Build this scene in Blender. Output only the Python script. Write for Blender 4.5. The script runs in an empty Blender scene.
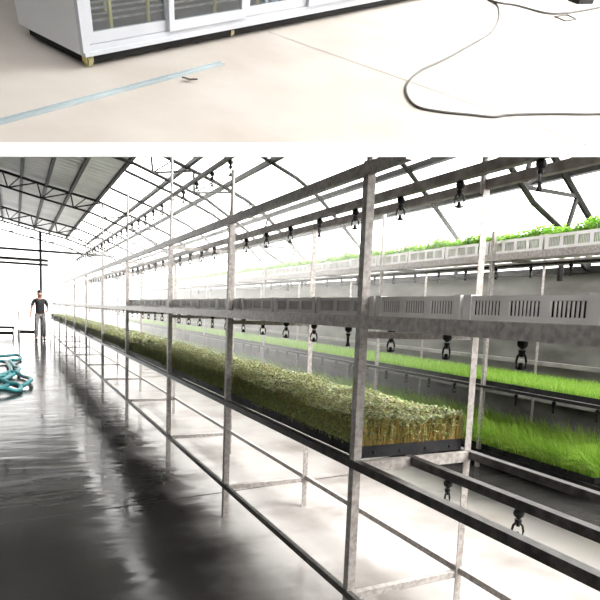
import bpy, math, random
from mathutils import Vector, Matrix
R = random.Random(7)
sc = bpy.context.scene
COL = sc.collection

# ------------------------------------------------------------------ helpers
class MB:
    def __init__(s): s.v = []; s.f = []; s.smooth = False
    def quad(s, a, b, c, d):
        n = len(s.v); s.v += [tuple(a), tuple(b), tuple(c), tuple(d)]; s.f.append((n, n+1, n+2, n+3))
    def tri(s, a, b, c):
        n = len(s.v); s.v += [tuple(a), tuple(b), tuple(c)]; s.f.append((n, n+1, n+2))
    def box(s, lo, hi):
        n = len(s.v); x0, y0, z0 = lo; x1, y1, z1 = hi
        s.v += [(x0,y0,z0),(x1,y0,z0),(x1,y1,z0),(x0,y1,z0),(x0,y0,z1),(x1,y0,z1),(x1,y1,z1),(x0,y1,z1)]
        s.f += [tuple(n+i for i in q) for q in ((3,2,1,0),(4,5,6,7),(0,1,5,4),(1,2,6,5),(2,3,7,6),(3,0,4,7))]
        return s
    def prism(s, pts, p0, p1, ux, uy):
        """extrude the 2-D outline pts from p0 to p1; ux, uy carry its axes"""
        p0, p1, ux, uy = Vector(p0), Vector(p1), Vector(ux), Vector(uy)
        n = len(s.v); k = len(pts)
        for p in (p0, p1):
            s.v += [tuple(p + ux*a + uy*b) for a, b in pts]
        for i in range(k):
            j = (i+1) % k; s.f.append((n+i, n+j, n+k+j, n+k+i))
        s.f.append(tuple(n+i for i in reversed(range(k)))); s.f.append(tuple(n+k+i for i in range(k)))
        return s
    def bar(s, p0, p1, w, h=None, up=(0,0,1)):
        h = h or w; p0, p1 = Vector(p0), Vector(p1); d = (p1-p0).normalized(); u = Vector(up)
        if abs(d.dot(u)) > .98: u = Vector((1,0,0))
        x = d.cross(u).normalized(); y = x.cross(d)
        return s.prism([(-w/2,-h/2),(w/2,-h/2),(w/2,h/2),(-w/2,h/2)], p0, p1, x, y)
    def tube(s, pts, r, n=8, closed=False, flat=1.0):
        pts = [Vector(p) for p in pts]; m = len(pts); b = len(s.v); prev = None
        rr = r if isinstance(r, (list, tuple)) else [r]*m
        for i, p in enumerate(pts):
            a = pts[(i-1) % m] if (closed or i) else p; c = pts[(i+1) % m] if (closed or i < m-1) else p
            d = (c-a).normalized(); u = Vector((0,0,1))
            if abs(d.dot(u)) > .95: u = Vector((1,0,0)) if prev is None else prev
            x = d.cross(u).normalized(); y = x.cross(d).normalized(); prev = u
            for k in range(n):
                t = 2*math.pi*k/n; s.v.append(tuple(p + x*(rr[i]*math.cos(t)) + y*(rr[i]*flat*math.sin(t))))
        for i in range(m if closed else m-1):
            j = (i+1) % m
            for k in range(n):
                l = (k+1) % n; s.f.append((b+i*n+k, b+i*n+l, b+j*n+l, b+j*n+k))
        if not closed:
            s.f.append(tuple(b+k for k in reversed(range(n)))); s.f.append(tuple(b+(m-1)*n+k for k in range(n)))
        return s
    def ball(s, c, r, n=10, m=6, sc_=(1,1,1)):
        b = len(s.v); c = Vector(c)
        for i in range(m+1):
            t = math.pi*i/m
            for k in range(n):
                q = 2*math.pi*k/n
                s.v.append((c.x+r*sc_[0]*math.sin(t)*math.cos(q), c.y+r*sc_[1]*math.sin(t)*math.sin(q), c.z+r*sc_[2]*math.cos(t)))
        for i in range(m):
            for k in range(n):
                l = (k+1) % n; s.f.append((b+i*n+k, b+(i+1)*n+k, b+(i+1)*n+l, b+i*n+l))
        return s
    def mesh(s, name, mat):
        me = bpy.data.meshes.new(name); me.from_pydata(s.v, [], s.f); me.materials.append(mat); me.validate(); me.update()
        if s.smooth: me.shade_smooth()
        return me
    def obj(s, name, mat, parent=None, loc=None, smooth=False):
        s.smooth = smooth
        return link(name, s.mesh(name, mat), parent, loc)

def link(name, me, parent=None, loc=None):
    o = bpy.data.objects.new(name, me); COL.objects.link(o)
    if parent is not None: o.parent = parent
    if loc is not None: o.location = loc
    return o
def tag(o, label=None, cat=None, group=None, kind=None):
    for k, v in (('label', label), ('category', cat), ('group', group), ('kind', kind)):
        if v: o[k] = v
    return o
def thing(name, label, cat, loc=(0,0,0), rz=0, group=None):
    o = link(name, None); o.location = loc; o.rotation_euler = (0,0,rz); o.empty_display_size = .1
    return tag(o, label, cat, group)
def struct(mb, name, mat): return tag(mb.obj(name, mat), kind='structure')
def copy_tree(o, parent=None):
    c = o.copy(); COL.objects.link(c)
    if parent is not None: c.parent = parent
    for ch in list(o.children): copy_tree(ch, c)
    return c
ONES = 'zeroth first second third fourth fifth sixth seventh eighth ninth tenth eleventh twelfth thirteenth fourteenth fifteenth sixteenth seventeenth eighteenth nineteenth'.split()
def nth(i):
    if i < 20: return ONES[i]
    t = {2:('twenty','twentieth'),3:('thirty','thirtieth'),4:('forty','fortieth'),5:('fifty','fiftieth')}[i//10]
    return t[1] if i % 10 == 0 else t[0]+'-'+ONES[i%10]

# ------------------------------------------------------------------ materials
def nodes(name):
    m = bpy.data.materials.new(name); m.use_nodes = True; nt = m.node_tree
    return m, nt, nt.nodes['Principled BSDF'], nt.nodes['Material Output']
def noise_mat(name, c1, c2, scale=8, rough=.5, metal=0., bump=0., detail=4, rough2=None, stretch=None, spec=.5):
    m, nt, p, out = nodes(name); N = nt.nodes.new
    tc = N('ShaderNodeTexCoord'); mp = N('ShaderNodeMapping'); nz = N('ShaderNodeTexNoise'); cr = N('ShaderNodeValToRGB')
    if stretch: mp.inputs['Scale'].default_value = stretch
    nz.inputs['Scale'].default_value = scale; nz.inputs['Detail'].default_value = detail
    cr.color_ramp.elements[0].color = (*c1,1); cr.color_ramp.elements[1].color = (*c2,1)
    cr.color_ramp.elements[0].position = .35; cr.color_ramp.elements[1].position = .65
    L = nt.links.new
    L(tc.outputs['Object'], mp.inputs['Vector']); L(mp.outputs[0], nz.inputs['Vector']); L(nz.outputs['Fac'], cr.inputs['Fac']); L(cr.outputs[0], p.inputs['Base Color'])
    p.inputs['Roughness'].default_value = rough; p.inputs['Metallic'].default_value = metal; p.inputs['Specular IOR Level'].default_value = spec
    if bump:
        b = N('ShaderNodeBump'); b.inputs['Strength'].default_value = bump; b.inputs['Distance'].default_value = .01
        L(nz.outputs['Fac'], b.inputs['Height']); L(b.outputs[0], p.inputs['Normal'])
    return m
def leaf_mat(name, cols, trans=.35, rough=.5):
    """every leaf (mesh island) takes its own tone from the ramp"""
    m, nt, p, out = nodes(name); N = nt.nodes.new; L = nt.links.new
    g = N('ShaderNodeNewGeometry'); cr = N('ShaderNodeValToRGB'); e = cr.color_ramp.elements
    while len(e) < len(cols): e.new(.5)
    for i, c in enumerate(cols): e[i].position = i/(len(cols)-1); e[i].color = (*c,1)
    L(g.outputs['Random Per Island'], cr.inputs['Fac']); L(cr.outputs[0], p.inputs['Base Color'])
    p.inputs['Roughness'].default_value = rough
    t = N('ShaderNodeBsdfTranslucent'); mx = N('ShaderNodeMixShader'); mx.inputs[0].default_value = trans
    L(cr.outputs[0], t.inputs['Color']); L(p.outputs[0], mx.inputs[1]); L(t.outputs[0], mx.inputs[2]); L(mx.outputs[0], out.inputs['Surface'])
    return m

STEEL = noise_mat('galvanised_steel', (.27,.245,.23), (.44,.415,.395), 48, .38, .3, .1)
STEEL_D = noise_mat('dark_rail_steel', (.035,.033,.032), (.085,.08,.076), 24, .33, .25, .1)  # darker steel tone for the tray rails and the front base rail
STEEL_P = noise_mat('worn_steel_pipe', (.22,.195,.18), (.38,.345,.33), 16, .4, .3, .1)
BLACK_STEEL = noise_mat('dark_painted_steel', (.010,.010,.010), (.022,.021,.020), 10, .6, spec=.15)
BLACK = noise_mat('black_plastic', (.008,.008,.009), (.02,.02,.021), 12, .5, spec=.2)
TRAY = noise_mat('black_tray_plastic', (.010,.010,.012), (.026,.026,.028), 9, .5, spec=.2)
CRATE = noise_mat('pale_crate_plastic', (.55,.54,.52), (.68,.67,.65), 6, .45)
CONC = noise_mat('wall_concrete', (.13,.125,.118), (.245,.238,.228), 5, .85, 0, .5, 8, stretch=(1,.35,1), spec=.2)
CONC_L = noise_mat('ledge_concrete', (.30,.29,.28), (.44,.43,.41), 7, .8, 0, .3, 8)
SHEET = noise_mat('grey_roof_sheet', (.58,.58,.585), (.78,.78,.785), 1.2, .5, .1)
WALL_D = noise_mat('dark_unseen_wall', (.035,.035,.036), (.07,.07,.072), 1.2, .5)  # made near black to cut fill light from the unseen walls
WHITE_P = noise_mat('white_painted_panel', (.55,.56,.565), (.61,.62,.625), 3, .35)
FRAME_W = noise_mat('white_aluminium_frame', (.40,.415,.45), (.47,.485,.52), 5, .35)
ALU = noise_mat('bluish_aluminium', (.26,.31,.33), (.36,.42,.44), 9, .45, .1)
BRASS = noise_mat('yellow_zinc', (.50,.42,.16), (.70,.60,.30), 20, .4, .4)
RUBBER = noise_mat('caster_rubber', (.30,.28,.12), (.48,.45,.24), 20, .5)
CABLE = noise_mat('grey_cable', (.035,.033,.03), (.07,.066,.06), 10, .5)
TEAL = noise_mat('teal_hose', (.012,.15,.175), (.035,.25,.275), 9, .45, 0, .1)
SKIN = noise_mat('skin', (.42,.20,.14), (.52,.27,.19), 12, .5)
TROUSER = noise_mat('grey_trousers', (.22,.215,.22), (.36,.35,.355), 14, .85)
SHIRT = noise_mat('dark_shirt', (.015,.015,.017), (.035,.035,.04), 14, .85)
HAIR = noise_mat('black_hair', (.008,.007,.006), (.02,.018,.016), 30, .5)
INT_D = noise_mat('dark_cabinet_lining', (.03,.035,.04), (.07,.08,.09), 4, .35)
INT_B = noise_mat('bluish_inner_panel', (.42,.50,.62), (.52,.60,.70), 4, .4)
SLAB = noise_mat('cream_concrete_slab', (.37,.335,.30), (.425,.395,.365), 5, .7, 0, .1, 8)
JOINT = noise_mat('dark_joint', (.20,.18,.16), (.28,.26,.24), 12, .9)
TAG = noise_mat('white_tag_plastic', (.7,.7,.68), (.8,.8,.78), 8, .5)

def film(name='translucent_roof_film', tone=(.95,.95,.94), mixf=.45):
    m, nt, p, out = nodes(name); N = nt.nodes.new; L = nt.links.new
    tr = N('ShaderNodeBsdfTransparent'); tl = N('ShaderNodeBsdfTranslucent'); mx = N('ShaderNodeMixShader')
    tr.inputs['Color'].default_value = (.98,.98,.97,1); tl.inputs['Color'].default_value = (*tone,1); mx.inputs[0].default_value = mixf
    L(tr.outputs[0], mx.inputs[1]); L(tl.outputs[0], mx.inputs[2]); L(mx.outputs[0], out.inputs['Surface'])
    return m
FILM = film(); GABLE = film('frosted_gable_sheet', (.62,.62,.615), .96)
def glass():
    m, nt, p, out = nodes('door_glass'); N = nt.nodes.new; L = nt.links.new
    tr = N('ShaderNodeBsdfTransparent'); gl = N('ShaderNodeBsdfGlossy'); mx = N('ShaderNodeMixShader')
    tr.inputs['Color'].default_value = (.80,.84,.86,1); gl.inputs['Roughness'].default_value = .03; mx.inputs[0].default_value = .08
    L(tr.outputs[0], mx.inputs[1]); L(gl.outputs[0], mx.inputs[2]); L(mx.outputs[0], out.inputs['Surface'])
    return m
GLASS = glass()
def wet_floor():
    m, nt, p, out = nodes('wet_concrete_floor'); N = nt.nodes.new; L = nt.links.new
    tc = N('ShaderNodeTexCoord'); sep = N('ShaderNodeSeparateXYZ'); L(tc.outputs['Object'], sep.inputs[0])
    n1 = N('ShaderNodeTexNoise'); n1.inputs['Scale'].default_value = 1.6; n1.inputs['Detail'].default_value = 7
    L(tc.outputs['Object'], n1.inputs['Vector'])
    # near-black aisle, paler concrete band below the aisle rack, dark again beyond: uneven edges
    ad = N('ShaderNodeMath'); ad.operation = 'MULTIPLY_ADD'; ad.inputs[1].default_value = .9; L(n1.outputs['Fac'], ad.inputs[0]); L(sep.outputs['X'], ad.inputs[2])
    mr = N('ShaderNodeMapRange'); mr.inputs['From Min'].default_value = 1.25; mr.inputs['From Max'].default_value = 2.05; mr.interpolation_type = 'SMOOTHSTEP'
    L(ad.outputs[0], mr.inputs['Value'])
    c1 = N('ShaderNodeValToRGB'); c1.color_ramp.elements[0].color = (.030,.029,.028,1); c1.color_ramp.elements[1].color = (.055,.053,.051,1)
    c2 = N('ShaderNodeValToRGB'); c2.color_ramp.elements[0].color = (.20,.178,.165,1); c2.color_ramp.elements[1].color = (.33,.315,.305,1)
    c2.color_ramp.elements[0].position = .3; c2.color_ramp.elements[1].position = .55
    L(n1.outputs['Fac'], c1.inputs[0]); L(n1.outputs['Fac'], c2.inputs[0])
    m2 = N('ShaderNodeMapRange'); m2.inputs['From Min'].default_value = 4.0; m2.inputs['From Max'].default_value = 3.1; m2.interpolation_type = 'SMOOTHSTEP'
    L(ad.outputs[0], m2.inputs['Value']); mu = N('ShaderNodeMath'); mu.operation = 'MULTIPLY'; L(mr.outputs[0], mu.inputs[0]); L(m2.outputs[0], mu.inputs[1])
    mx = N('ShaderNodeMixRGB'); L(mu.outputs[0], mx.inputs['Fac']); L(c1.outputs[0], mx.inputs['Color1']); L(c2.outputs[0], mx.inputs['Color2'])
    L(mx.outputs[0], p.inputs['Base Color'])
    p.inputs['IOR'].default_value = 1.33; p.inputs['Specular IOR Level'].default_value = .17
    r = N('ShaderNodeMapRange'); r.inputs['To Min'].default_value = .07; r.inputs['To Max'].default_value = .2; r.inputs['From Min'].default_value = .35; r.inputs['From Max'].default_value = .65
    L(n1.outputs['Fac'], r.inputs['Value']); L(r.outputs[0], p.inputs['Roughness'])
    mp = N('ShaderNodeMapping'); mp.inputs['Scale'].default_value = (1.0, 2.6, 1); L(tc.outputs['Object'], mp.inputs['Vector'])
    n2 = N('ShaderNodeTexNoise'); n2.inputs['Scale'].default_value = 1.7; n2.inputs['Detail'].default_value = 2.5; L(mp.outputs[0], n2.inputs['Vector'])
    b = N('ShaderNodeBump'); b.inputs['Strength'].default_value = .16; b.inputs['Distance'].default_value = .04
    L(n2.outputs['Fac'], b.inputs['Height']); L(b.outputs[0], p.inputs['Normal'])
    return m
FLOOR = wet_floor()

SPROUT_LEAF = leaf_mat('sprout_leaf', [(.06,.085,.025),(.17,.21,.055),(.29,.36,.10),(.26,.18,.065),(.12,.19,.045),(.40,.47,.15),(.09,.10,.035),(.62,.64,.36)], .25)
SPROUT_STEM = leaf_mat('sprout_stem', [(.22,.19,.05),(.60,.36,.10),(.36,.30,.10),(.66,.55,.26)], .3)
GRASS = leaf_mat('short_grass_blade', [(.16,.34,.03),(.26,.48,.05),(.36,.58,.09),(.46,.64,.16)], .4)
LONG = leaf_mat('long_grass_blade', [(.14,.32,.035),(.30,.54,.06),(.46,.68,.10),(.66,.80,.26)], .45)
GREENS = leaf_mat('salad_leaf', [(.10,.28,.03),(.20,.44,.05),(.32,.56,.08),(.45,.64,.16)], .4)

# ------------------------------------------------------------------ the hall
Y0, Y1 = -4.0, 26.6
XB = 2.0                                    # where the grey sheets end and the clear film begins
SEC = [(5.2,1.95),(5.2,2.42),(4.76,2.84),(4.32,3.22),(3.93,3.455),(3.3,3.70),(2.07,4.12),(.87,4.35),(-.21,4.59),(-2.5,5.08)]
def sec_z(x):
    for (xa, za), (xb, zb) in zip(SEC[1:], SEC[2:]):
        if xb <= x <= xa: return za+(zb-za)*(xa-x)/(xa-xb)
    return 5.08-(-2.5-x)*.35
XL = -6.0
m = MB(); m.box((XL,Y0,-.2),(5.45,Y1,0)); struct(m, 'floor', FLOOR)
m = MB()
for (xa, ya), (xb, yb) in (((-6,3.43),(5.2,4.43)), ((-6,9.4),(1.3,10.05))):
    d = Vector((xb-xa, yb-ya, 0)).normalized(); w = Vector((-d.y, d.x, 0))*.009
    a, b = Vector((xa,ya,.0008)), Vector((xb,yb,.0008)); m.quad(a-w, b-w, b+w, a+w)
struct(m, 'trim_1', BLACK_STEEL)
# right wall: concrete with two ledges
m = MB(); m.box((5.2,Y0,0),(5.4,Y1,1.95)); struct(m, 'wall_right', CONC)
m = MB(); m.box((5.13,Y0,.53),(5.2,Y1,.60)); struct(m, 'trim_2', CONC_L)
m = MB(); m.box((5.15,Y0,.92),(5.2,Y1,.965)); struct(m, 'trim_3', CONC_L)
m = MB(); m.box((5.14,Y0,1.9),(5.26,Y1,1.97)); struct(m, 'trim_4', BLACK_STEEL)
# opaque sheet wall and roof on the aisle side
m = MB(); m.box((XL-.1,Y0,0),(XL,Y1,3.9)); struct(m, 'wall_left', WALL_D)
m = MB(); m.box((XL,Y0-.1,0),(5.2,Y0,2.6)); struct(m, 'wall_light_block', WALL_D)  # unseen wall, added to block light from behind the camera
def shell(name, xs, mat, corr):
    m = MB(); ny = int((Y1-Y0)/.1) if corr else 1
    rows = []
    for j in range(ny+1):
        y = Y0+(Y1-Y0)*j/ny; dz = (.018 if j % 3 == 1 else 0) if corr else 0
        rows.append(len(m.v)); m.v += [(x, y, z+dz) for x, z in xs]
    for j in range(ny):
        for i in range(len(xs)-1): m.f.append((rows[j]+i, rows[j]+i+1, rows[j+1]+i+1, rows[j+1]+i))
    return struct(m, name, mat)
zb = sec_z(XB)
shell('ceiling', [(XB,zb+.02)]+[(x,z+.02) for x, z in SEC if x < XB]+[(-6.0,sec_z(-6.0)+.02)], SHEET, True)
shell('ceiling.001', [(x,z+.02) for x, z in SEC if x > XB]+[(XB,zb+.02)], FILM, False)
# far gable: clear film over a frame
m = MB(); pts = [(5.2,0)]+[(x,z) for x, z in SEC]+[(-6.0,sec_z(-6.0)),(-6.0,0)]
m.v = [(x,Y1,z) for x, z in pts]; m.f = [tuple(range(len(pts)))]; struct(m, 'wall_far', GABLE)
def wall_bar(x0, x1, z, w, label):
    m = MB(); m.bar((x0,Y1-.06,z),(x1,Y1-.06,z), w); tag(m.obj('gable_rail', BLACK_STEEL), label, 'rail', 'gable rails')
wall_bar(-6,5.1,3.50,.09,'highest dark rail across the bright far gable wall')
wall_bar(-6,1.3,3.12,.11,'upper of the twin dark rails across the bright far gable')
wall_bar(-6,1.3,2.94,.09,'lower of the twin dark rails across the bright far gable')
m = MB(); m.box((.96,Y1-.16,0),(1.06,Y1-.09,4.3)); tag(m.obj('gable_post', BLACK_STEEL), 'slim dark steel column against the bright far gable wall', 'column')
# low black rail and bench frame at the far end
t = thing('barrier_rail', 'low black rail on short posts behind the worker', 'rail', (.0,25.2,0))
m = MB(); m.bar((.1,0,.21),(.78,0,.21),.13); m.obj('rail', BLACK_STEEL, t)
for x in (.12,.74): m = MB(); m.bar((x,0,0),(x,0,.18),.05); m.obj('post', BLACK_STEEL, t)
m = MB(); m.tube([(.16,25.0,0),(.16,25.0,1.0)],.03); tag(m.obj('thin_stake', STEEL), 'thin upright stake standing near the low black rail', 'stake')
t = thing('low_bench', 'low black bench frame on the wet floor at the far end', 'bench', (-.5,25.0,0))
m = MB(); m.box((-.5,-.25,.34),(.5,.25,.42)); m.obj('bench_top', BLACK_STEEL, t)
for x in (-.45,.45):
    for y in (-.2,.2): m = MB(); m.bar((x,y,0),(x,y,.36),.05); m.obj('leg', BLACK_STEEL, t)
m = MB(); m.bar((-.45,-.2,.17),(.45,-.2,.17),.12); m.obj('stretcher', BLACK_STEEL, t)

# roof steel
def polyline_at(off, xmin):
    pts = [(x-off*.6 if x > 4 else x, z-off) for x, z in SEC if x >= xmin]
    return pts
def chord(name, y, off, xmin, w, parent=None, foot=False):
    pts = [(x-(off if x > 3.9 else off*.5), z-off*(.35 if x > 5 else .8)) for x, z in SEC if x >= xmin]
    m = MB(); m.tube([(x,y,z) for x, z in pts], w, 6); return m.obj(name, BLACK_STEEL, parent), pts
def at_len(pts, t):
    L = [0]
    for (a, b), (c, d) in zip(pts, pts[1:]): L.append(L[-1]+math.hypot(c-a, d-b))
    s = t*L[-1]
    for i in range(len(pts)-1):
        if s <= L[i+1]+1e-9:
            u = (s-L[i])/(L[i+1]-L[i]); return (pts[i][0]+(pts[i+1][0]-pts[i][0])*u, pts[i][1]+(pts[i+1][1]-pts[i][1])*u)
    return pts[-1]
TR = ((3.97,'first'),(10.25,'second'),(16.3,'third'),(22.5,'fourth'),(26.45,'fifth and last'))
for y, w in TR:
    t = thing('roof_truss', f'{w} dark lattice roof truss counted from the platform end', 'truss', (0,y,0), 0, 'lattice roof trusses')
    _, up = chord('upper_chord', 0, .06, -3, .034, t)
    _, lo = chord('lower_chord', 0, .44, -3, .028, t)
    n = 11
    for i in range(n):
        a = at_len(up, i/n); b = at_len(lo, (i+.5)/n); c = at_len(up, (i+1)/n); q = at_len(up, (i+.5)/n)
        for p in ((a,b),(b,c),(q,b)):
            m = MB(); m.bar((p[0][0],0,p[0][1]),(p[1][0],0,p[1][1]), .024 if p[0] is q else .032); m.obj('web_strut', BLACK_STEEL, t)
for i, y in enumerate((5.91,8.15,12.3,14.3,18.4,20.4)):
    t, _ = chord('roof_rib', y, .05, 2.0, .03); tag(t, f'{nth(i+1)} single dark tube rib under the clear film from the platform end', 'rib', 'single roof ribs')
PUR = [(4.76,2.84,'over the concrete wall'),(4.34,3.21,'at the shoulder of the film roof'),(3.46,3.64,'midway up the film roof'),(2.75,3.885,'high on the film roof'),
       (2.0,4.13,'along the seam of sheet and film'),(1.34,4.26,'one step up the grey sheets from the seam'),(.78,4.37,'two steps up the grey sheets from the seam'),(.22,4.50,'three steps up the grey sheets from the seam'),(-.35,4.62,'four steps up the grey sheets from the seam')]
for x, z, w in PUR:
    m = MB(); m.bar((x,Y0+.1,z-.03),(x,Y1-.05,z-.03),.07,.07); tag(m.obj('roof_purlin', BLACK_STEEL), f'long dark purlin {w}', 'purlin', 'long roof purlins')

# ------------------------------------------------------------------ racks
def L_post(x, y, z0, z1, sx, sy, w=.036, t=.004):
    m = MB(); m.prism([(0,0),(sx*w,0),(sx*w,sy*t),(sx*t,sy*t),(sx*t,sy*w),(0,sy*w)], (x,y,z0), (x,y,z1), (1,0,0), (0,1,0))
    return m
def rail(x, ya, yb, z, w, h):
    m = MB(); t = .005                                  # C section, open towards the rack's inside
    m.prism([(0,0),(w,0),(w,t),(t,t),(t,h-t),(w,h-t),(w,h),(0,h)], (x,ya,z), (x,yb,z), (1,0,0), (0,0,1)); return m
AF, AB = 1.245, 1.875
AY = [.36,1.97,3.58,5.20,7.41,9.64,12.0,14.4,16.9,19.6,22.2,24.8]
t = thing('growing_rack', 'long galvanised steel growing rack along the wet aisle', 'rack', (0,0,0))
EXT_F = {1:2.035, 2:2.28, 3:2.75}
for i, y in enumerate(AY):
    top = 1.45 if i == 0 else 2.0
    L_post(AF, y, 0, top, 1, 1).obj('post', STEEL, t)
    L_post(AB, y, 0, top, -1, 1).obj('post', STEEL, t)
    m = MB(); m.bar((AF+.02,y+.02,.20),(AB-.02,y+.02,.20),.03,.03); m.obj('cross_rail', STEEL, t)
    if i:
        m = MB(); m.bar((AF+.02,y-.012,.776),(AB-.02,y-.012,.776),.028,.045); m.obj('cross_rail', STEEL, t)
        if i < 7 and i > 1:
            m = MB(); m.tube([(AF+.018,y+.018,1.95),(AF+.018,y+.018,EXT_F.get(i,2.75))],.012); m.obj('post_extension', STEEL, t)
    m = MB(); m.bar((AF+.02,y+.02,1.318),(AB-.02,y+.02,1.318),.026,.026); m.obj('cross_rail', STEEL, t)
    if i > 2: m = MB(); m.bar((AF+.02,y+.02,1.93),(AB-.02,y+.02,1.93),.025,.025); m.obj('cross_rail', STEEL, t)
m = MB(); m.tube([(AB-.02,1.99,1.95),(AB-.02,1.99,2.2)],.014); m.obj('post_extension', STEEL, t)
m = MB(); m.tube([(AF+.018,1.99,1.95),(AF+.018,1.99,2.03)],.014); m.obj('post_extension', STEEL, t)
ye = AY[-1]+.04
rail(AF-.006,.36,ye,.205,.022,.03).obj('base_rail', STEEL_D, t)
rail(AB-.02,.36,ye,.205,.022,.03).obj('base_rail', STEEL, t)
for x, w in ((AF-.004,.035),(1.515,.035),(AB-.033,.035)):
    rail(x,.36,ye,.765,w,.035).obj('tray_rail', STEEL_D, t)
rail(AF-.008,.36,ye,1.345,.03,.05).obj('shelf_rail', STEEL, t)
rail(AB-.025,.36,ye,1.345,.03,.05).obj('shelf_rail', STEEL, t)
rail(AF-.008,1.72,ye,1.945,.03,.045).obj('top_rail', STEEL, t)
rail(AB-.025,1.37,ye,1.965,.03,.04).obj('top_rail', STEEL_P, t)

BF, BB = 3.93, 4.62
BY = [2.24+1.79*k for k in range(13)]
t = thing('growing_rack', 'second steel growing rack standing before the concrete wall', 'rack', (0,0,0))
for i, y in enumerate(BY):
    zt = {0:2.3,1:2.2,2:2.66}.get(i,2.3)
    L_post(BF, y, 0, zt, 1, 1, .033).obj('post', STEEL, t)
    L_post(BB, y, 0, {2:2.72}.get(i,2.0), -1, 1, .033).obj('post', STEEL, t)
    for z in (.14,.747,1.33,1.955):
        m = MB(); m.bar((BF+.02,y+.017,z),(BB-.02,y+.017,z),.025,.03); m.obj('cross_rail', STEEL, t)
ye2 = BY[-1]+.04
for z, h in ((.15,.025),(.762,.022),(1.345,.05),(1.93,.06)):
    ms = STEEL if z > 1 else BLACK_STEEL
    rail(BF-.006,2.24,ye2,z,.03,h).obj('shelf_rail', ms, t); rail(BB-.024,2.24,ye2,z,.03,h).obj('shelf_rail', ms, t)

# ------------------------------------------------------------------ trays and crops
def tray_mesh(w, l, h, name, studs=True):
    m = MB(); t = .006
    m.box((0,0,0),(w,l,.006)); m.box((0,0,.006),(t,l,h)); m.box((w-t,0,.006),(w,l,h)); m.box((t,0,.006),(w-t,t,h)); m.box((t,l-t,.006),(w-t,l,h))
    r = .004; m.box((-r,-r*.4,h),(t,l+r*.4,h+.006)); m.box((w-t,-r*.4,h),(w+r,l+r*.4,h+.006)); m.box((t,-r*.4,h),(w-t,t,h+.006)); m.box((t,l-t,h),(w-t,l+r*.4,h+.006))
    if studs:
        for k in range(4):
            x = w*(k+.5)/4; m.ball((x,-.001,h*.5),.008,8,4)
    return m.mesh(name, TRAY)
def blade(m, p, h, w, lean, az, bend=.5, seg=2):
    """a tapering grass blade of seg pieces"""
    x, y, z = p; ca, sa = math.cos(az), math.sin(az); n = len(m.v)
    fa = R.uniform(0, math.pi); wx, wy = math.cos(fa)*w/2, math.sin(fa)*w/2
    for k in range(seg+1):
        u = k/seg; d = lean*(u**(1+bend)); ww = 1-u*.85
        hh = h*u*(1-.62*u*min(1, lean/max(h,.01)))
        m.v.append((x+ca*d-wx*ww, y+sa*d-wy*ww, z+hh)); m.v.append((x+ca*d+wx*ww, y+sa*d+wy*ww, z+hh))
    for k in range(seg): m.f.append((n+2*k, n+2*k+1, n+2*k+3, n+2*k+2))
def sprouts(w, l, n, big, seed):
    R.seed(seed); a = MB(); b = MB(); cl = lambda v, hi: min(max(v, -.0045), hi+.0045)
    def leaf(x, y, z, az, s, e):
        c, d = math.cos(az), math.sin(az); P = [(0,0,0),(1,-.5,.5),(2,0,1),(1,.5,.5)]
        a.quad(*[(cl(x+c*s*p-d*s*q, w), cl(y+d*s*p+c*s*q, l), z+s*e*r) for p, q, r in P])
    for k in range(n):
        x = R.uniform(.004,w-.004); y = R.uniform(.004,l-.004)
        if k % 6 == 0: x = R.choice((R.uniform(.002,.02), w-R.uniform(.002,.02)))
        if k % 11 == 0: y = R.choice((R.uniform(.002,.02), l-R.uniform(.002,.02)))
        h = R.uniform(.10,.148)*(1+.10*math.sin(x*11+seed)*math.sin(y*9+seed))
        tx, ty, tz = cl(x+R.gauss(0,.013), w), cl(y+R.gauss(0,.013), l), .02+h
        r = .0015*big; q = R.uniform(0,6.28); ux, uy = math.cos(q)*r, math.sin(q)*r
        side = x < .03 or x > w-.03; end = y < .03 or y > l-.03
        if not (side and not end and R.random() < .75): b.quad((x-ux,y-uy,.02),(x+ux,y+uy,.02),(tx+ux*.7,ty+uy*.7,tz),(tx-ux*.7,ty-uy*.7,tz))
        az = R.uniform(0,6.28); s = R.uniform(.007,.014)*big
        leaf(tx, ty, tz, az, s, R.uniform(-.5,1.1)); leaf(tx, ty, tz, az+math.pi, s, R.uniform(-.5,1.1))
        for _ in range(5 if side else 3 if end else 1):
            f = R.uniform(.30,.97) if side else R.uniform(.42,.97)
            if side: leaf(R.uniform(0,.008) if x < .1 else w-R.uniform(0,.008), y+R.gauss(0,.01), .02+h*f, R.gauss(math.pi if x < .1 else 0, .9), s*R.uniform(.9,1.3), R.uniform(-1.6,.2))
            else: leaf(x+(tx-x)*f, y+(ty-y)*f, .02+h*f, R.uniform(0,6.28), s*R.uniform(.7,1.1), R.uniform(-1.1,.6))
    return a.mesh('sprout_leaves', SPROUT_LEAF), b.mesh('sprout_stems', SPROUT_STEM)
def lawn(w, l, n, h0, h1, bw, mat, seed, lean=(.02,.05), az=None, seg=2, name='grass', edge=0):
    R.seed(seed); m = MB()
    for _ in range(n):
        x = R.uniform(.006,w-.006); y = R.uniform(.006,l-.006)
        aa = R.uniform(0,6.28) if az is None else R.gauss(az,.45)
        n0 = len(m.v); blade(m, (x,y,.02), R.uniform(h0,h1), bw*R.uniform(.7,1.2), R.uniform(*lean), aa, .6, seg)
        for k in range(n0, len(m.v)): q = m.v[k]; m.v[k] = (min(q[0], w+.004) if az is not None else min(max(q[0],-.004),w+.004), min(max(q[1],-.003),l+.003), q[2])
    return m.mesh(name, mat)

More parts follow.
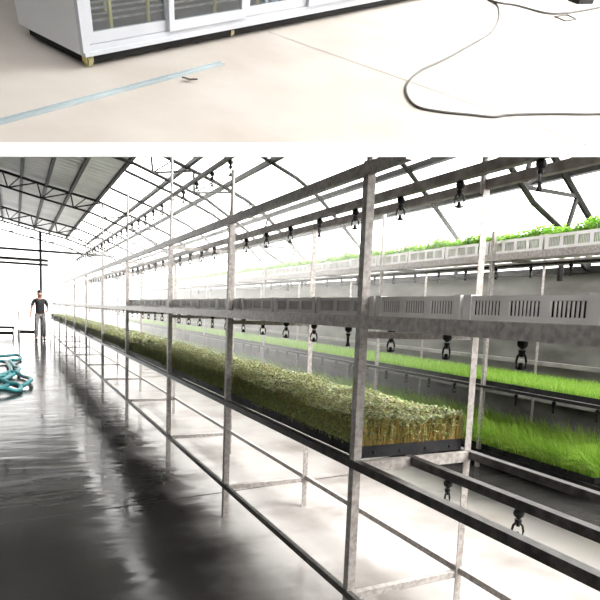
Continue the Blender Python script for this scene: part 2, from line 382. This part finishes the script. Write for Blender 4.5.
def row_of(base_name, tray_me, crops, x, ys, z, mk_label, cat, group):
    for i, y in enumerate(ys):
        r = thing(base_name, mk_label(i), cat, (x,y,z), 0, group)
        link('tray', tray_me, r)
        for nm, me in crops(i): tag(link(nm, me, r), kind='stuff')
TW, TL = .548, .795
near_s = [sprouts(TW,TL,7800,1.0,s) for s in (1,2,3)]; far_s = [sprouts(TW,TL,2600,1.7,s) for s in (4,5)]
tm = tray_mesh(TW, TL, .045, 'tray')
ysA = [1.99+.805*k for k in range(28)]
row_of('sprout_tray', tm, lambda i: [('sprout_leaves', (near_s[i%3] if i < 6 else far_s[i%2])[0]), ('sprout_stems', (near_s[i%3] if i < 6 else far_s[i%2])[1])],
       1.286, ysA, .8005, lambda i: f'black tray of dense brown-green sprouts, {nth(i+1)} from the near end of the aisle rack', 'seedling tray', 'sprout trays on the aisle rack')
SW, SL = .612, .885
sg = [lawn(SW,SL,5200,.085,.13,.006,GRASS,10+s) for s in (0,1)]; sgf = lawn(SW,SL,2000,.085,.13,.011,GRASS,13)
tm2 = tray_mesh(SW, SL, .04, 'tray')
ysB = [2.83-.895+.895*k for k in range(1,24)]
row_of('grass_tray', tm2, lambda i: [('grass', sg[i%2] if i < 7 else sgf)], 3.969, ysB, .785,
       lambda i: f'black tray of short bright green grass, {nth(i+1)} from the near end of the wall rack', 'grass tray', 'short grass trays on the wall rack')
lg = [lawn(SW,SL,5200,.27,.42,.0085,LONG,20+s,(.10,.34),math.pi*1.06,4) for s in (0,1)]; lgf = lawn(SW,SL,1800,.26,.40,.015,LONG,23,(.10,.3),math.pi*1.06,3)
row_of('tall_grass_tray', tm2, lambda i: [('grass', lg[i%2] if i < 5 else lgf)], 3.969, ysB, .176,
       lambda i: f'low tray of tall floppy green grass, {nth(i+1)} from the near end below the short grass', 'grass tray', 'tall grass trays low on the wall rack')

def crate_mesh(w, l, h, nwin, name):
    """vented plastic crate: slotted windows along the two long sides, plain ends, corner posts and a rim"""
    m = MB(); t = .008; m.box((0,0,0),(w,l,.008))
    for y0 in (0,l-t): m.box((0,y0,.008),(w,y0+t,h))
    for x0 in (0,w-t):
        m.box((x0,t,.008),(x0+t,l-t,h*.22)); m.box((x0,t,h*.80),(x0+t,l-t,h))
        g = .035; pw = (l-2*t-g*(nwin+1))/nwin
        for k in range(nwin+1): a = t+k*(pw+g); m.box((x0,a,h*.22),(x0+t,a+g,h*.80))
        for k in range(nwin):
            a = t+g+k*(pw+g); ns = max(3, int(pw/.013))
            for q in range(1, ns): yy = a+pw*q/ns; m.box((x0+.002,yy-.0022,h*.22),(x0+t-.001,yy+.0022,h*.80))
    for x0 in (-.004,w-.03):
        for y0 in (-.0,l-.034): m.box((x0,y0,0),(x0+.034,y0+.034,h+.004))
    return m.mesh(name, CRATE)
cm = crate_mesh(.545,.485,.075,3,'crate_body')
m = MB(); m.box((.012,.012,.010),(.533,.473,.064)); lm = m.mesh('liner', BLACK)
CA = [.445+.5*k for k in range(14)]
for i, y in enumerate(CA):
    r = thing('vented_crate', f'pale vented crate with dark lining, {nth(i+1)} from the near end of the aisle rack shelf', 'crate', (1.288,y,1.396), 0, 'lined crates on the aisle rack')
    link('crate_body', cm, r); link('liner', lm, r)
def salad(w, l, n, big, seed):
    R.seed(seed); m = MB()
    for _ in range(n):
        x = R.uniform(.02,w-.02); y = R.uniform(.02,l-.02); z = R.uniform(.10,.20)*(1+.12*math.sin(y*10+seed)); s = R.uniform(.014,.028)*big
        az = R.uniform(0,6.28); c, d = math.cos(az), math.sin(az); e = R.uniform(-.6,.9)
        m.quad((x,y,z-s*.3),(x+c*s-d*s*.6,y+d*s+c*s*.6,z+s*e*.5),(x+c*s*2,y+d*s*2,z+s*e),(x+c*s+d*s*.6,y+d*s-c*s*.6,z+s*e*.5))
        if R.random() < .4:
            blade(m, (x,y,.012), z, .006, .01, az, .5, 1)
    m.v = [(min(max(a,-.004),w+.004),min(max(b,-.004),l+.004),c) for a, b, c in m.v]
    return m.mesh('leafy_greens', GREENS)
cb = crate_mesh(.604,.60,.125,4,'crate_body'); sal = [salad(.604,.60,3600,1,30+s) for s in range(3)]
for i in range(36):
    r = thing('greens_crate', f'pale crate of leafy greens, {nth(i+1)} from the near end of the wall rack top', 'crate', (3.973,2.275+.62*i,1.991), 0, 'greens crates on the wall rack')
    link('crate_body', cb, r); tag(link('leafy_greens', sal[i%3], r), kind='stuff')

# ------------------------------------------------------------------ irrigation
def sprinkler_proto(drop):
    r = thing('hanging_sprinkler', '', 'sprinkler')
    m = MB(); m.tube([(0,0,0),(0,0,-drop)],.007); m.ball((0,0,-drop*.45),.019,10,6,(1,1,.95)); m.tube([(0,0,-drop-.002),(0,0,-drop-.016)],[.013,.010]); m.obj('check_valve', BLACK, r)
    z = -drop-.012; m = MB()
    for q in (-1,1): m.tube([(q*.005,0,z),(q*.015,0,z-.012),(q*.019,0,z-.030),(q*.017,0,z-.052),(0,0,z-.055)],.0042,6)
    m.tube([(0,0,z),(0,0,z-.014)],.007,6); m.tube([(0,0,z-.034),(0,0,z-.058)],[.005,.013],8)
    m.obj('spray_bridge', BLACK, r)
    return r
def pipe(name, x, ya, yb, z, r_, mat, label):
    m = MB(); m.tube([(x,ya,z),(x,yb,z)], r_, 10); tag(m.obj(name, mat), label, 'pipe')
def sprinklers(proto, pts, label, group):
    for i, p in enumerate(pts):
        o = proto if proto.get('used') is None else copy_tree(proto)
        o['used'] = 1; o.location = p; tag(o, label(i), 'sprinkler', group)
        o.rotation_euler = (0, 0, R.uniform(-.9,.9))
pipe('water_pipe', 1.56,.40,14.6,1.352,.013,STEEL_P,'middle water pipe with hanging sprinklers over the sprout trays')
s1 = sprinkler_proto(.036)
sprinklers(s1, [(1.56,1.43+.385*k,1.338) for k in range(34)], lambda i: f'black hanging sprinkler over the sprout trays, {nth(i+1)} from the near end', 'sprinklers over the sprout trays')
m = MB(); m.bar((1.60,1.385,1.965),(1.60,14.6,1.965),.035,.04); tag(m.obj('water_pipe', STEEL_P), 'overhead water channel with sprinklers along the middle of the rack top', 'pipe')
sprinklers(copy_tree(s1), [(1.60,1.45+.395*k,1.944) for k in range(33)], lambda i: f'black sprinkler hanging under the rack-top channel, {nth(i+1)} from the near end', 'sprinklers under the rack-top channel')
pipe('water_pipe', 1.297,3.4,14.4,2.40,.02,STEEL_P,'highest water pipe, held up on the thin post extensions')
sprinklers(copy_tree(s1), [(1.297,3.75+.395*k,2.381) for k in range(27)], lambda i: f'small sprinkler on the highest water pipe, {nth(i+1)} from the near end', 'sprinklers on the highest pipe')
sprinklers(copy_tree(s1), [(1.532,1.36+.36*k,.764) for k in range(2)], lambda i: f'{nth(i+1)} black sprinkler below the bare tray rails of the near bay', 'sprinklers below the bare rails')
pipe('water_pipe', 4.27,2.3,14.0,.715,.012,BLACK,'black water pipe slung beneath the short grass trays')
sprinklers(copy_tree(s1), [(4.27,3.08+.43*k,.702) for k in range(20)], lambda i: f'tiny sprinkler beneath the short grass trays, {nth(i+1)} from the near end', 'sprinklers beneath the short grass')
pipe('water_pipe', 4.27,2.3,14.0,1.915,.012,BLACK,'black water pipe slung beneath the greens crates')
sprinklers(copy_tree(s1), [(4.27,2.60+.43*k,1.903) for k in range(20)], lambda i: f'tiny sprinkler beneath the greens crates, {nth(i+1)} from the near end', 'sprinklers beneath the greens crates')

# ------------------------------------------------------------------ hose on the wet floor
def smooth_path(P, k=8):
    P = [Vector(p) for p in P]; out = []
    for i in range(len(P)-1):
        a, b, c, d = P[max(i-1,0)], P[i], P[i+1], P[min(i+2,len(P)-1)]
        for j in range(k):
            t = j/k; out.append(.5*((2*b)+(c-a)*t+(2*a-5*b+4*c-d)*t*t+(3*b-a-3*c+d)*t**3))
    return out+[P[-1]]
hp = [(-0.79,15.66),(-0.24,15.66),(0.04,15.72),(0.12,15.25),(-0.0,14.61),(-0.1,14.37),(-0.02,13.47),(0.07,12.86),(0.04,12.14),(-0.07,11.66),(-0.23,11.45),(-0.42,11.11),(-0.63,11.43),(-0.7,12.74),(-0.45,14.15),(-0.2,14.3),(-0.12,13.48),(-0.08,12.5),(-0.1,11.59),(-0.2,10.94),(-0.4,10.58),(-0.56,10.12),(-0.42,9.65),(-0.18,9.66),(0.02,9.68),(0.07,10.01),(-0.05,10.21),(-0.19,10.17),(-0.41,10.04),(-0.59,10.67),(-0.4,11.25),(-0.19,11.83),(-0.02,11.9),(0.12,11.59),(0.24,11.02),(0.2,10.42),(0.06,10.19),(-0.11,10.53),(-0.29,10.89),(-0.58,10.8),(-0.78,10.39)]
pts = smooth_path([(x,y,.042+.022*(i%3)) for i, (x, y) in enumerate(hp)], 6)
m = MB(); m.tube(pts, .036, 10, flat=.9); tag(m.obj('water_hose', TEAL, smooth=True), 'teal hose coiled loosely on the wet aisle floor', 'hose')

# ------------------------------------------------------------------ the worker
def skinned(name, verts, edges, radii, mat, parent=None, root=0, sub=2):
    me = bpy.data.meshes.new(name); me.from_pydata(verts, edges, []); me.materials.append(mat)
    o = link(name, me, parent); s = o.modifiers.new('s', 'SKIN'); s.use_smooth_shade = True
    for i, r in enumerate(radii):
        q = r if isinstance(r, tuple) else (r, r); me.skin_vertices[0].data[i].radius = q
    me.skin_vertices[0].data[root].use_root = True
    o.modifiers.new('d', 'SUBSURF').levels = sub; o.modifiers['d'].render_levels = sub
    return o
px, py = .83, 22.8
V = [(0,0,.93),(0,.01,1.10),(0,.0,1.30),(0,.0,1.42),(0,-.01,1.50),(0,-.03,1.58),(0,-.04,1.68),       # 0-6 pelvis..head top
     (-.10,0,.88),(-.12,-.02,.50),(-.13,.03,.10),(-.13,-.10,.04),                                       # 7-10 leg
     (.10,0,.88),(.13,.03,.50),(.15,.10,.10),(.15,-.02,.04),                                            # 11-14 leg
     (-.19,0,1.40),(-.27,.02,1.13),(-.30,-.06,.90),(-.305,-.08,.81),                                    # 15-18 arm hanging
     (.19,0,1.40),(.26,.02,1.13),(.20,-.18,1.02),(.12,-.24,1.03),(0,-.13,1.60),(-.092,-.02,1.62),(.092,-.02,1.62)]                                       # 19-22 arm bent
E_ = [(0,1),(1,2),(2,3),(3,4),(4,5),(5,6),(0,7),(7,8),(8,9),(9,10),(0,11),(11,12),(12,13),(13,14),(3,15),(15,16),(16,17),(17,18),(3,19),(19,20),(20,21),(21,22),(5,23),(5,24),(5,25)]
Rr = [(.14,.10),(.13,.09),(.16,.10),(.13,.08),.058,.088,.085,.085,.055,.04,.035,.085,.055,.04,.035,.05,.042,.033,.035,.05,.042,.033,.035,.014,.016,.016]
man = skinned('person', [(a,b,c) for a, b, c in V], E_, Rr, SKIN)
man.location = (px,py,0); man.rotation_euler = (0,0,.15); man.scale = (1.04,)*3; tag(man, 'worker in dark top and grey trousers standing at the far end of the aisle', 'person')
# separate fingers on both hands
for (hx, hy, hz), dx in (((-.305,-.08,.81),-1), ((.12,-.24,1.03),1)):
    for k in range(5):
        ox = (k-2)*.016
        vs = [(hx,hy,hz),(hx+.3*ox,hy+ox,hz-.045),(hx+.3*ox+.012*(-dx),hy+ox*1.1,hz-.085+abs(k-2)*.008),(hx+.3*ox+.03*(-dx),hy+ox,hz-.11+abs(k-2)*.012)]
        if k == 0: vs = [(hx,hy,hz+.02),(hx-dx*.012,hy-.035,hz-.01),(hx-dx*.02,hy-.05,hz-.045)]
        skinned('finger', vs, [(i,i+1) for i in range(len(vs)-1)], [.012,.010,.009,.008][:len(vs)], SKIN, man, 0, 1)
skinned('trousers', [(0,0,1.0),(0,0,.93),(-.10,0,.86),(-.12,-.02,.50),(-.13,.03,.12),(.10,0,.86),(.13,.03,.50),(.15,.10,.12)], [(0,1),(1,2),(2,3),(3,4),(1,5),(5,6),(6,7)], [(.155,.115),(.16,.12),.10,.075,.065,.10,.075,.065], TROUSER, man, 1)
skinned('shirt', [(0,0,.91),(0,.01,1.12),(0,0,1.30),(0,0,1.42),(-.19,0,1.40),(-.25,.015,1.20),(.19,0,1.40),(.245,.015,1.20)], [(0,1),(1,2),(2,3),(3,4),(4,5),(3,6),(6,7)], [(.165,.12),(.16,.115),(.18,.12),(.14,.09),.065,.06,.065,.06], SHIRT, man, 1)
for sx in (-1,1): m = MB(); m.ball((sx*.032,-.108,1.635),.011,8,6); m.obj('eye', BLACK, man)
m = MB(); m.box((-.025,-.115,1.555),(.025,-.105,1.563)); m.obj('mouth', noise_mat('lip', (.25,.08,.07),(.30,.10,.09)), man)
m = MB(); m.ball((0,-.012,1.69),.1,14,8,(.95,1.0,.75)); m.obj('hair', HAIR, man, smooth=True)
for sx in (-1,1):
    m = MB(); m.ball((sx*.13+(.01 if sx > 0 else 0), -.06 if sx < 0 else .02, .045),.05,10,6,(.9,2.3,.9)); m.obj('shoe', BLACK, man, smooth=True)

# ------------------------------------------------------------------ tilted display platform above, with the wheeled glass cabinet on it
PO = Vector((.0965,.3016,1.0130)); e1 = Vector((.9271,-.3704,-.05738)); e2 = Vector((.32127,.70642,.63068)); en = Vector((-.19307,-.60314,.77392))
PM = Matrix(((e1.x,e2.x,en.x,PO.x),(e1.y,e2.y,en.y,PO.y),(e1.z,e2.z,en.z,PO.z),(0,0,0,1)))
def on_plat(o, u=0, v=0, a=0, h=0):
    o.matrix_world = PM @ Matrix.Translation((u,v,h)) @ Matrix.Rotation(a,4,'Z'); return o
m = MB()
top = [(-.534,.992,0),(.904,1.401,0),(2.02,3.85,0),(-.98,2.12,0)]; bot = [(-.5318,.9742,-.0173),(.9071,1.3758,-.0244),(2.02,3.85,-.035),(-.98,2.12,-.035)]
m.v = top+bot; m.f = [(0,1,2,3),(7,6,5,4),(0,4,5,1),(1,5,6,2),(2,6,7,3),(3,7,4,0)]
on_plat(struct(m, 'floor.001', SLAB))
m = MB(); a, b = Vector((-.03,1.885,.0006)), Vector((.80,1.312,.0006)); w = (b-a).normalized().cross(Vector((0,0,1)))*.0016; m.quad(a-w,a+w,b+w,b-w)
on_plat(struct(m, 'trim_5', JOINT))
m = MB(); a = [Vector(v) for v in (top[0],top[1],bot[1],bot[0])]; nrm = (a[1]-a[0]).cross(a[3]-a[0]).normalized()*.003
if nrm.y > 0: nrm = -nrm
m.quad(a[0]+nrm,a[3]+nrm,a[2]+nrm,a[1]+nrm); m.quad(a[0],a[0]+nrm,a[1]+nrm,a[1]); m.quad(a[3],a[2],a[2]+nrm,a[3]+nrm)
on_plat(struct(m, 'trim_6', WHITE_P))
# hanger rods to the roof
for i, (u, v) in enumerate(((-.95,2.08),(1.98,3.78))):
    p = PM @ Vector((u,v,0)); m = MB(); m.tube([p-en*.05,(p.x,p.y,sec_z(p.x)-.05)],.008); tag(m.obj('hanger_rod', STEEL), ('thin rod holding up the platform behind the white cabinet','thin rod holding up the far corner of the platform')[i], 'rod')
# cabinet, local axes: x along the glazed front, y into the depth, z off the platform
cab = thing('sprouting_cabinet', 'white wheeled cabinet with sliding glass doors standing on the cream platform', 'cabinet')
on_plat(cab, -.427,1.433,math.radians(50.4))
L_, D_, H_, F = 1.62,.248,.46,-.022; h0 = .029
m = MB(); m.box((-.022,F+.012,h0),(-.008,D_-.02,H_)); m.obj('side_panel', WHITE_P, cab)
m = MB(); m.box((L_-.014,F+.012,h0),(L_,D_-.02,H_)); m.obj('side_panel', WHITE_P, cab)
m = MB(); m.box((-.008,D_-.032,h0),(L_-.014,D_-.02,H_)); m.obj('back_panel', INT_D, cab)
m = MB(); m.box((-.022,F,H_),(L_,D_-.02,H_+.015)); m.obj('top_panel', WHITE_P, cab)
m = MB(); m.box((-.008,F+.012,h0),(L_-.014,D_-.032,h0+.008)); m.obj('bottom_panel', INT_D, cab)
m = MB(); m.box((-.022,F,h0),(L_,F+.012,h0+.020)); m.box((-.022,F-.006,h0),(L_,F,h0+.008)); m.obj('base_rail', FRAME_W, cab)
m = MB(); m.box((-.022,F,h0+.020),(-.004,F+.012,H_)); m.obj('corner_post', FRAME_W, cab)
m = MB(); m.box((L_-.018,F,h0+.020),(L_,F+.012,H_)); m.obj('corner_post', FRAME_W, cab)
doors = [(-.004,.235,.004),(.222,.490,-.006),(.500,.775,.004),(.765,1.04,-.006),(1.05,1.33,.004),(1.32,1.60,-.006)]
for a, b, off in doors:
    y0 = F+off; y1 = y0+.009; z0 = h0+.021; z1 = H_-.003; s = .016
    m = MB(); m.box((a,y0,z0),(a+s,y1,z1)); m.box((b-s,y0,z0),(b,y1,z1)); m.box((a+s,y0,z0),(b-s,y1,z0+.022)); m.box((a+s,y0,z1-.02),(b-s,y1,z1))
    d = m.obj('sliding_door', FRAME_W, cab)
    m = MB(); m.box((a+s,y0+.003,z0+.022),(b-s,y0+.005,z1-.02)); m.obj('glass', GLASS, d)
m = MB(); m.box((.004,F+.016,.0065),(L_-.02,F+.024,h0)); m.box((-.004,F+.03,.0065),(.002,D_-.03,h0)); m.obj('shadow_strip', BLACK_STEEL, cab)  # dark strips filling the gap, standing in for the shade under the cabinet
for x in (.495,1.045): m = MB(); m.box((x-.007,F+.004,h0+.02),(x+.007,F+.012,H_)); m.obj('mullion', FRAME_W, cab)
for x in (.095,.205,.43,.60,.72,.95,1.2,1.45):
    m = MB(); m.bar((x,.03,h0+.008),(x,.03,H_),.007); m.obj('shelf_upright', BRASS, cab)
    m = MB(); m.bar((x,.20,h0+.008),(x,.20,H_),.007); m.obj('shelf_upright', BRASS, cab)
m = MB(); m.box((.24,.0,h0+.008),(.256,.012,H_)); m.obj('inner_post', INT_B, cab)
for x in (.60,.64): m = MB(); m.box((x,.0,h0+.008),(x+.012,.012,H_)); m.obj('inner_post', INT_B, cab)
m = MB(); m.box((.80,.0,h0+.008),(1.1,.2,h0+.05)); m.obj('water_box', WHITE_P, cab)
for z in (.075,.16,.25,.34):
    for y in (.04,.08,.12,.16,.20):
        m = MB(); m.bar((0,y,z),(L_-.02,y,z),.004); m.obj('shelf_bar', STEEL, cab)
for cx, cy in ((0,-.002),(.01,.200),(.464,.004),(.475,.2),(1.018,.01),(1.03,.2),(1.56,.005),(1.57,.2)):
    c = thing('caster', None, None); c.parent = cab; c.location = (cx,cy,0)
    m = MB(); m.tube([(-.006,0,.0122),(.006,0,.0122)],.0118,14); m.obj('wheel', RUBBER, c)
    m = MB(); m.box((-.0095,-.008,.010),(-.007,.008,h0-.002)); m.box((.007,-.008,.010),(.0095,.008,h0-.002)); m.box((-.010,-.010,h0-.003),(.010,.010,h0)); m.obj('fork', BRASS, c)
# aluminium strip, leaf scrap, cables on the platform
m = MB(); a, b = Vector((-.56,1.008,0)), Vector((-.133,1.563,0)); d = (b-a).normalized(); w = Vector((-d.y,d.x,0))
m.prism([(-.0075,.0005),(.0075,.0005),(.0075,.006),(.0055,.006),(.0055,.002),(-.0055,.002),(-.0055,.006),(-.0075,.006)], a, b, w, (0,0,1))
on_plat(tag(m.obj('aluminium_strip', ALU), 'long pale aluminium channel strip lying on the platform before the cabinet', 'strip'))
m = MB(); m.smooth = True; c = Vector((-.194,1.416,.003))
for i in range(4):
    u0, u1 = -1+i*.5, -.5+i*.5; f = lambda u: (.006*(1-u*u), .004*abs(u))
    for sgn in (-1,1):
        wa, za = f(u0); wb, zb2 = f(u1); m.quad(c+Vector((u0*.018,0,za)), c+Vector((u1*.018,0,zb2)), c+Vector((u1*.018,sgn*wb,zb2+.003)), c+Vector((u0*.018,sgn*wa,za+.003)))
on_plat(tag(m.obj('dry_leaf', noise_mat('dry_leaf', (.06,.055,.04),(.12,.10,.08),40,.8)), 'small curled grey leaf scrap on the cream platform', 'leaf'))
cb1 = [(.842,2.85),(.842,2.737),(.849,2.649),(.833,2.553),(.79,2.395),(.716,2.214),(.607,2.034),(.492,1.852),(.396,1.712),(.343,1.593),(.331,1.505),(.347,1.44),(.402,1.427),(.479,1.433),(.538,1.439),(.589,1.468),(.708,1.512),(.862,1.561),(1.05,1.65)]
m = MB(); m.tube(smooth_path([(u,v,.0032) for u, v in cb1], 6), .0030, 6); on_plat(tag(m.obj('floor_cable', CABLE), 'thin grey cable in a wide loop across the cream platform', 'cable'))
cb2 = [(.815,2.80),(.832,2.717),(.862,2.66),(.927,2.661),(1.044,2.634),(1.145,2.687),(1.272,2.799),(1.379,2.904),(1.5,3.02)]
m = MB(); m.tube(smooth_path([(u,v,.0095 if 1 < i < 4 else .0042) for i, (u, v) in enumerate(cb2)], 6), .0042, 6); on_plat(tag(m.obj('floor_cable', CABLE), 'thicker grey cable sagging along the far edge of the platform', 'cable'))
m = MB(); m.tube([(1.072,2.600,.003),(1.10,2.555,.003),(1.165,2.610,.003),(1.145,2.665,.003)], .0025, 6, closed=True); on_plat(tag(m.obj('wire_ring', CABLE), 'small bent wire ring lying below the thicker cable', 'wire'))
t = thing('power_adapter', 'small black power adapter with a blue top at the far side of the platform', 'adapter'); on_plat(t, 1.31,2.965,.55)
m = MB(); m.box((-.05,-.03,0),(.05,.03,.022)); m.obj('body', BLACK, t)
m = MB(); m.box((-.03,-.02,.022),(.03,.02,.028)); m.obj('lid', TEAL, t)

# ------------------------------------------------------------------ mist from the sprinklers
def mist():
    m = bpy.data.materials.new('fine_mist'); m.use_nodes = True; nt = m.node_tree; nt.nodes.clear()
    o = nt.nodes.new('ShaderNodeOutputMaterial'); v = nt.nodes.new('ShaderNodeVolumeScatter')
    v.inputs['Density'].default_value = MIST; v.inputs['Anisotropy'].default_value = .3; v.inputs['Color'].default_value = (1,1,1,1)
    nt.links.new(v.outputs[0], o.inputs['Volume']); return m
MIST = .05
if MIST:
    m = MB(); m.box((1.2,4.2,.02),(5.1,25.5,2.5)); tag(m.obj('sprinkler_mist', mist()), 'fine white mist hanging among the racks toward the far end', 'mist', kind='stuff')

# ------------------------------------------------------------------ light, camera, view
w = bpy.data.worlds.new('overcast'); sc.world = w; w.use_nodes = True
bg = w.node_tree.nodes['Background']; bg.inputs['Color'].default_value = (1,.985,.965,1); bg.inputs['Strength'].default_value = 5.0
sun = bpy.data.lights.new('sun', 'SUN'); sun.energy = 11.0; sun.angle = math.radians(35); sun.color = (1,.97,.93)
so = link('sun', sun); so.rotation_euler = Vector((.72,-.62,.95)).to_track_quat('Z','Y').to_euler()
cam = bpy.data.cameras.new('camera'); co = link('camera', cam); sc.camera = co
cam.sensor_width = 36; cam.lens = 36*575.3/600; cam.shift_y = .13; cam.clip_start = .05; cam.clip_end = 200
cx, cy, cz = Vector((.89618925,-.4419942,.03854818)), Vector((-.01599396,-.11901256,-.99276392)), Vector((.44338361,.88908781,-.11372702))
co.matrix_world = Matrix(((cx.x,-cy.x,-cz.x,0),(cx.y,-cy.y,-cz.y,0),(cx.z,-cy.z,-cz.z,1.4),(0,0,0,1)))
vs = sc.view_settings; vs.view_transform = 'Standard'; vs.look = 'None'; vs.exposure = 0.3; vs.gamma = 1.0; vs.use_curve_mapping = False
sc.cycles.max_bounces = 10; sc.cycles.transparent_max_bounces = 16; sc.cycles.volume_bounces = 1; sc.cycles.sample_clamp_indirect = 30
for o in sc.objects:
    if 'used' in o: del o['used']
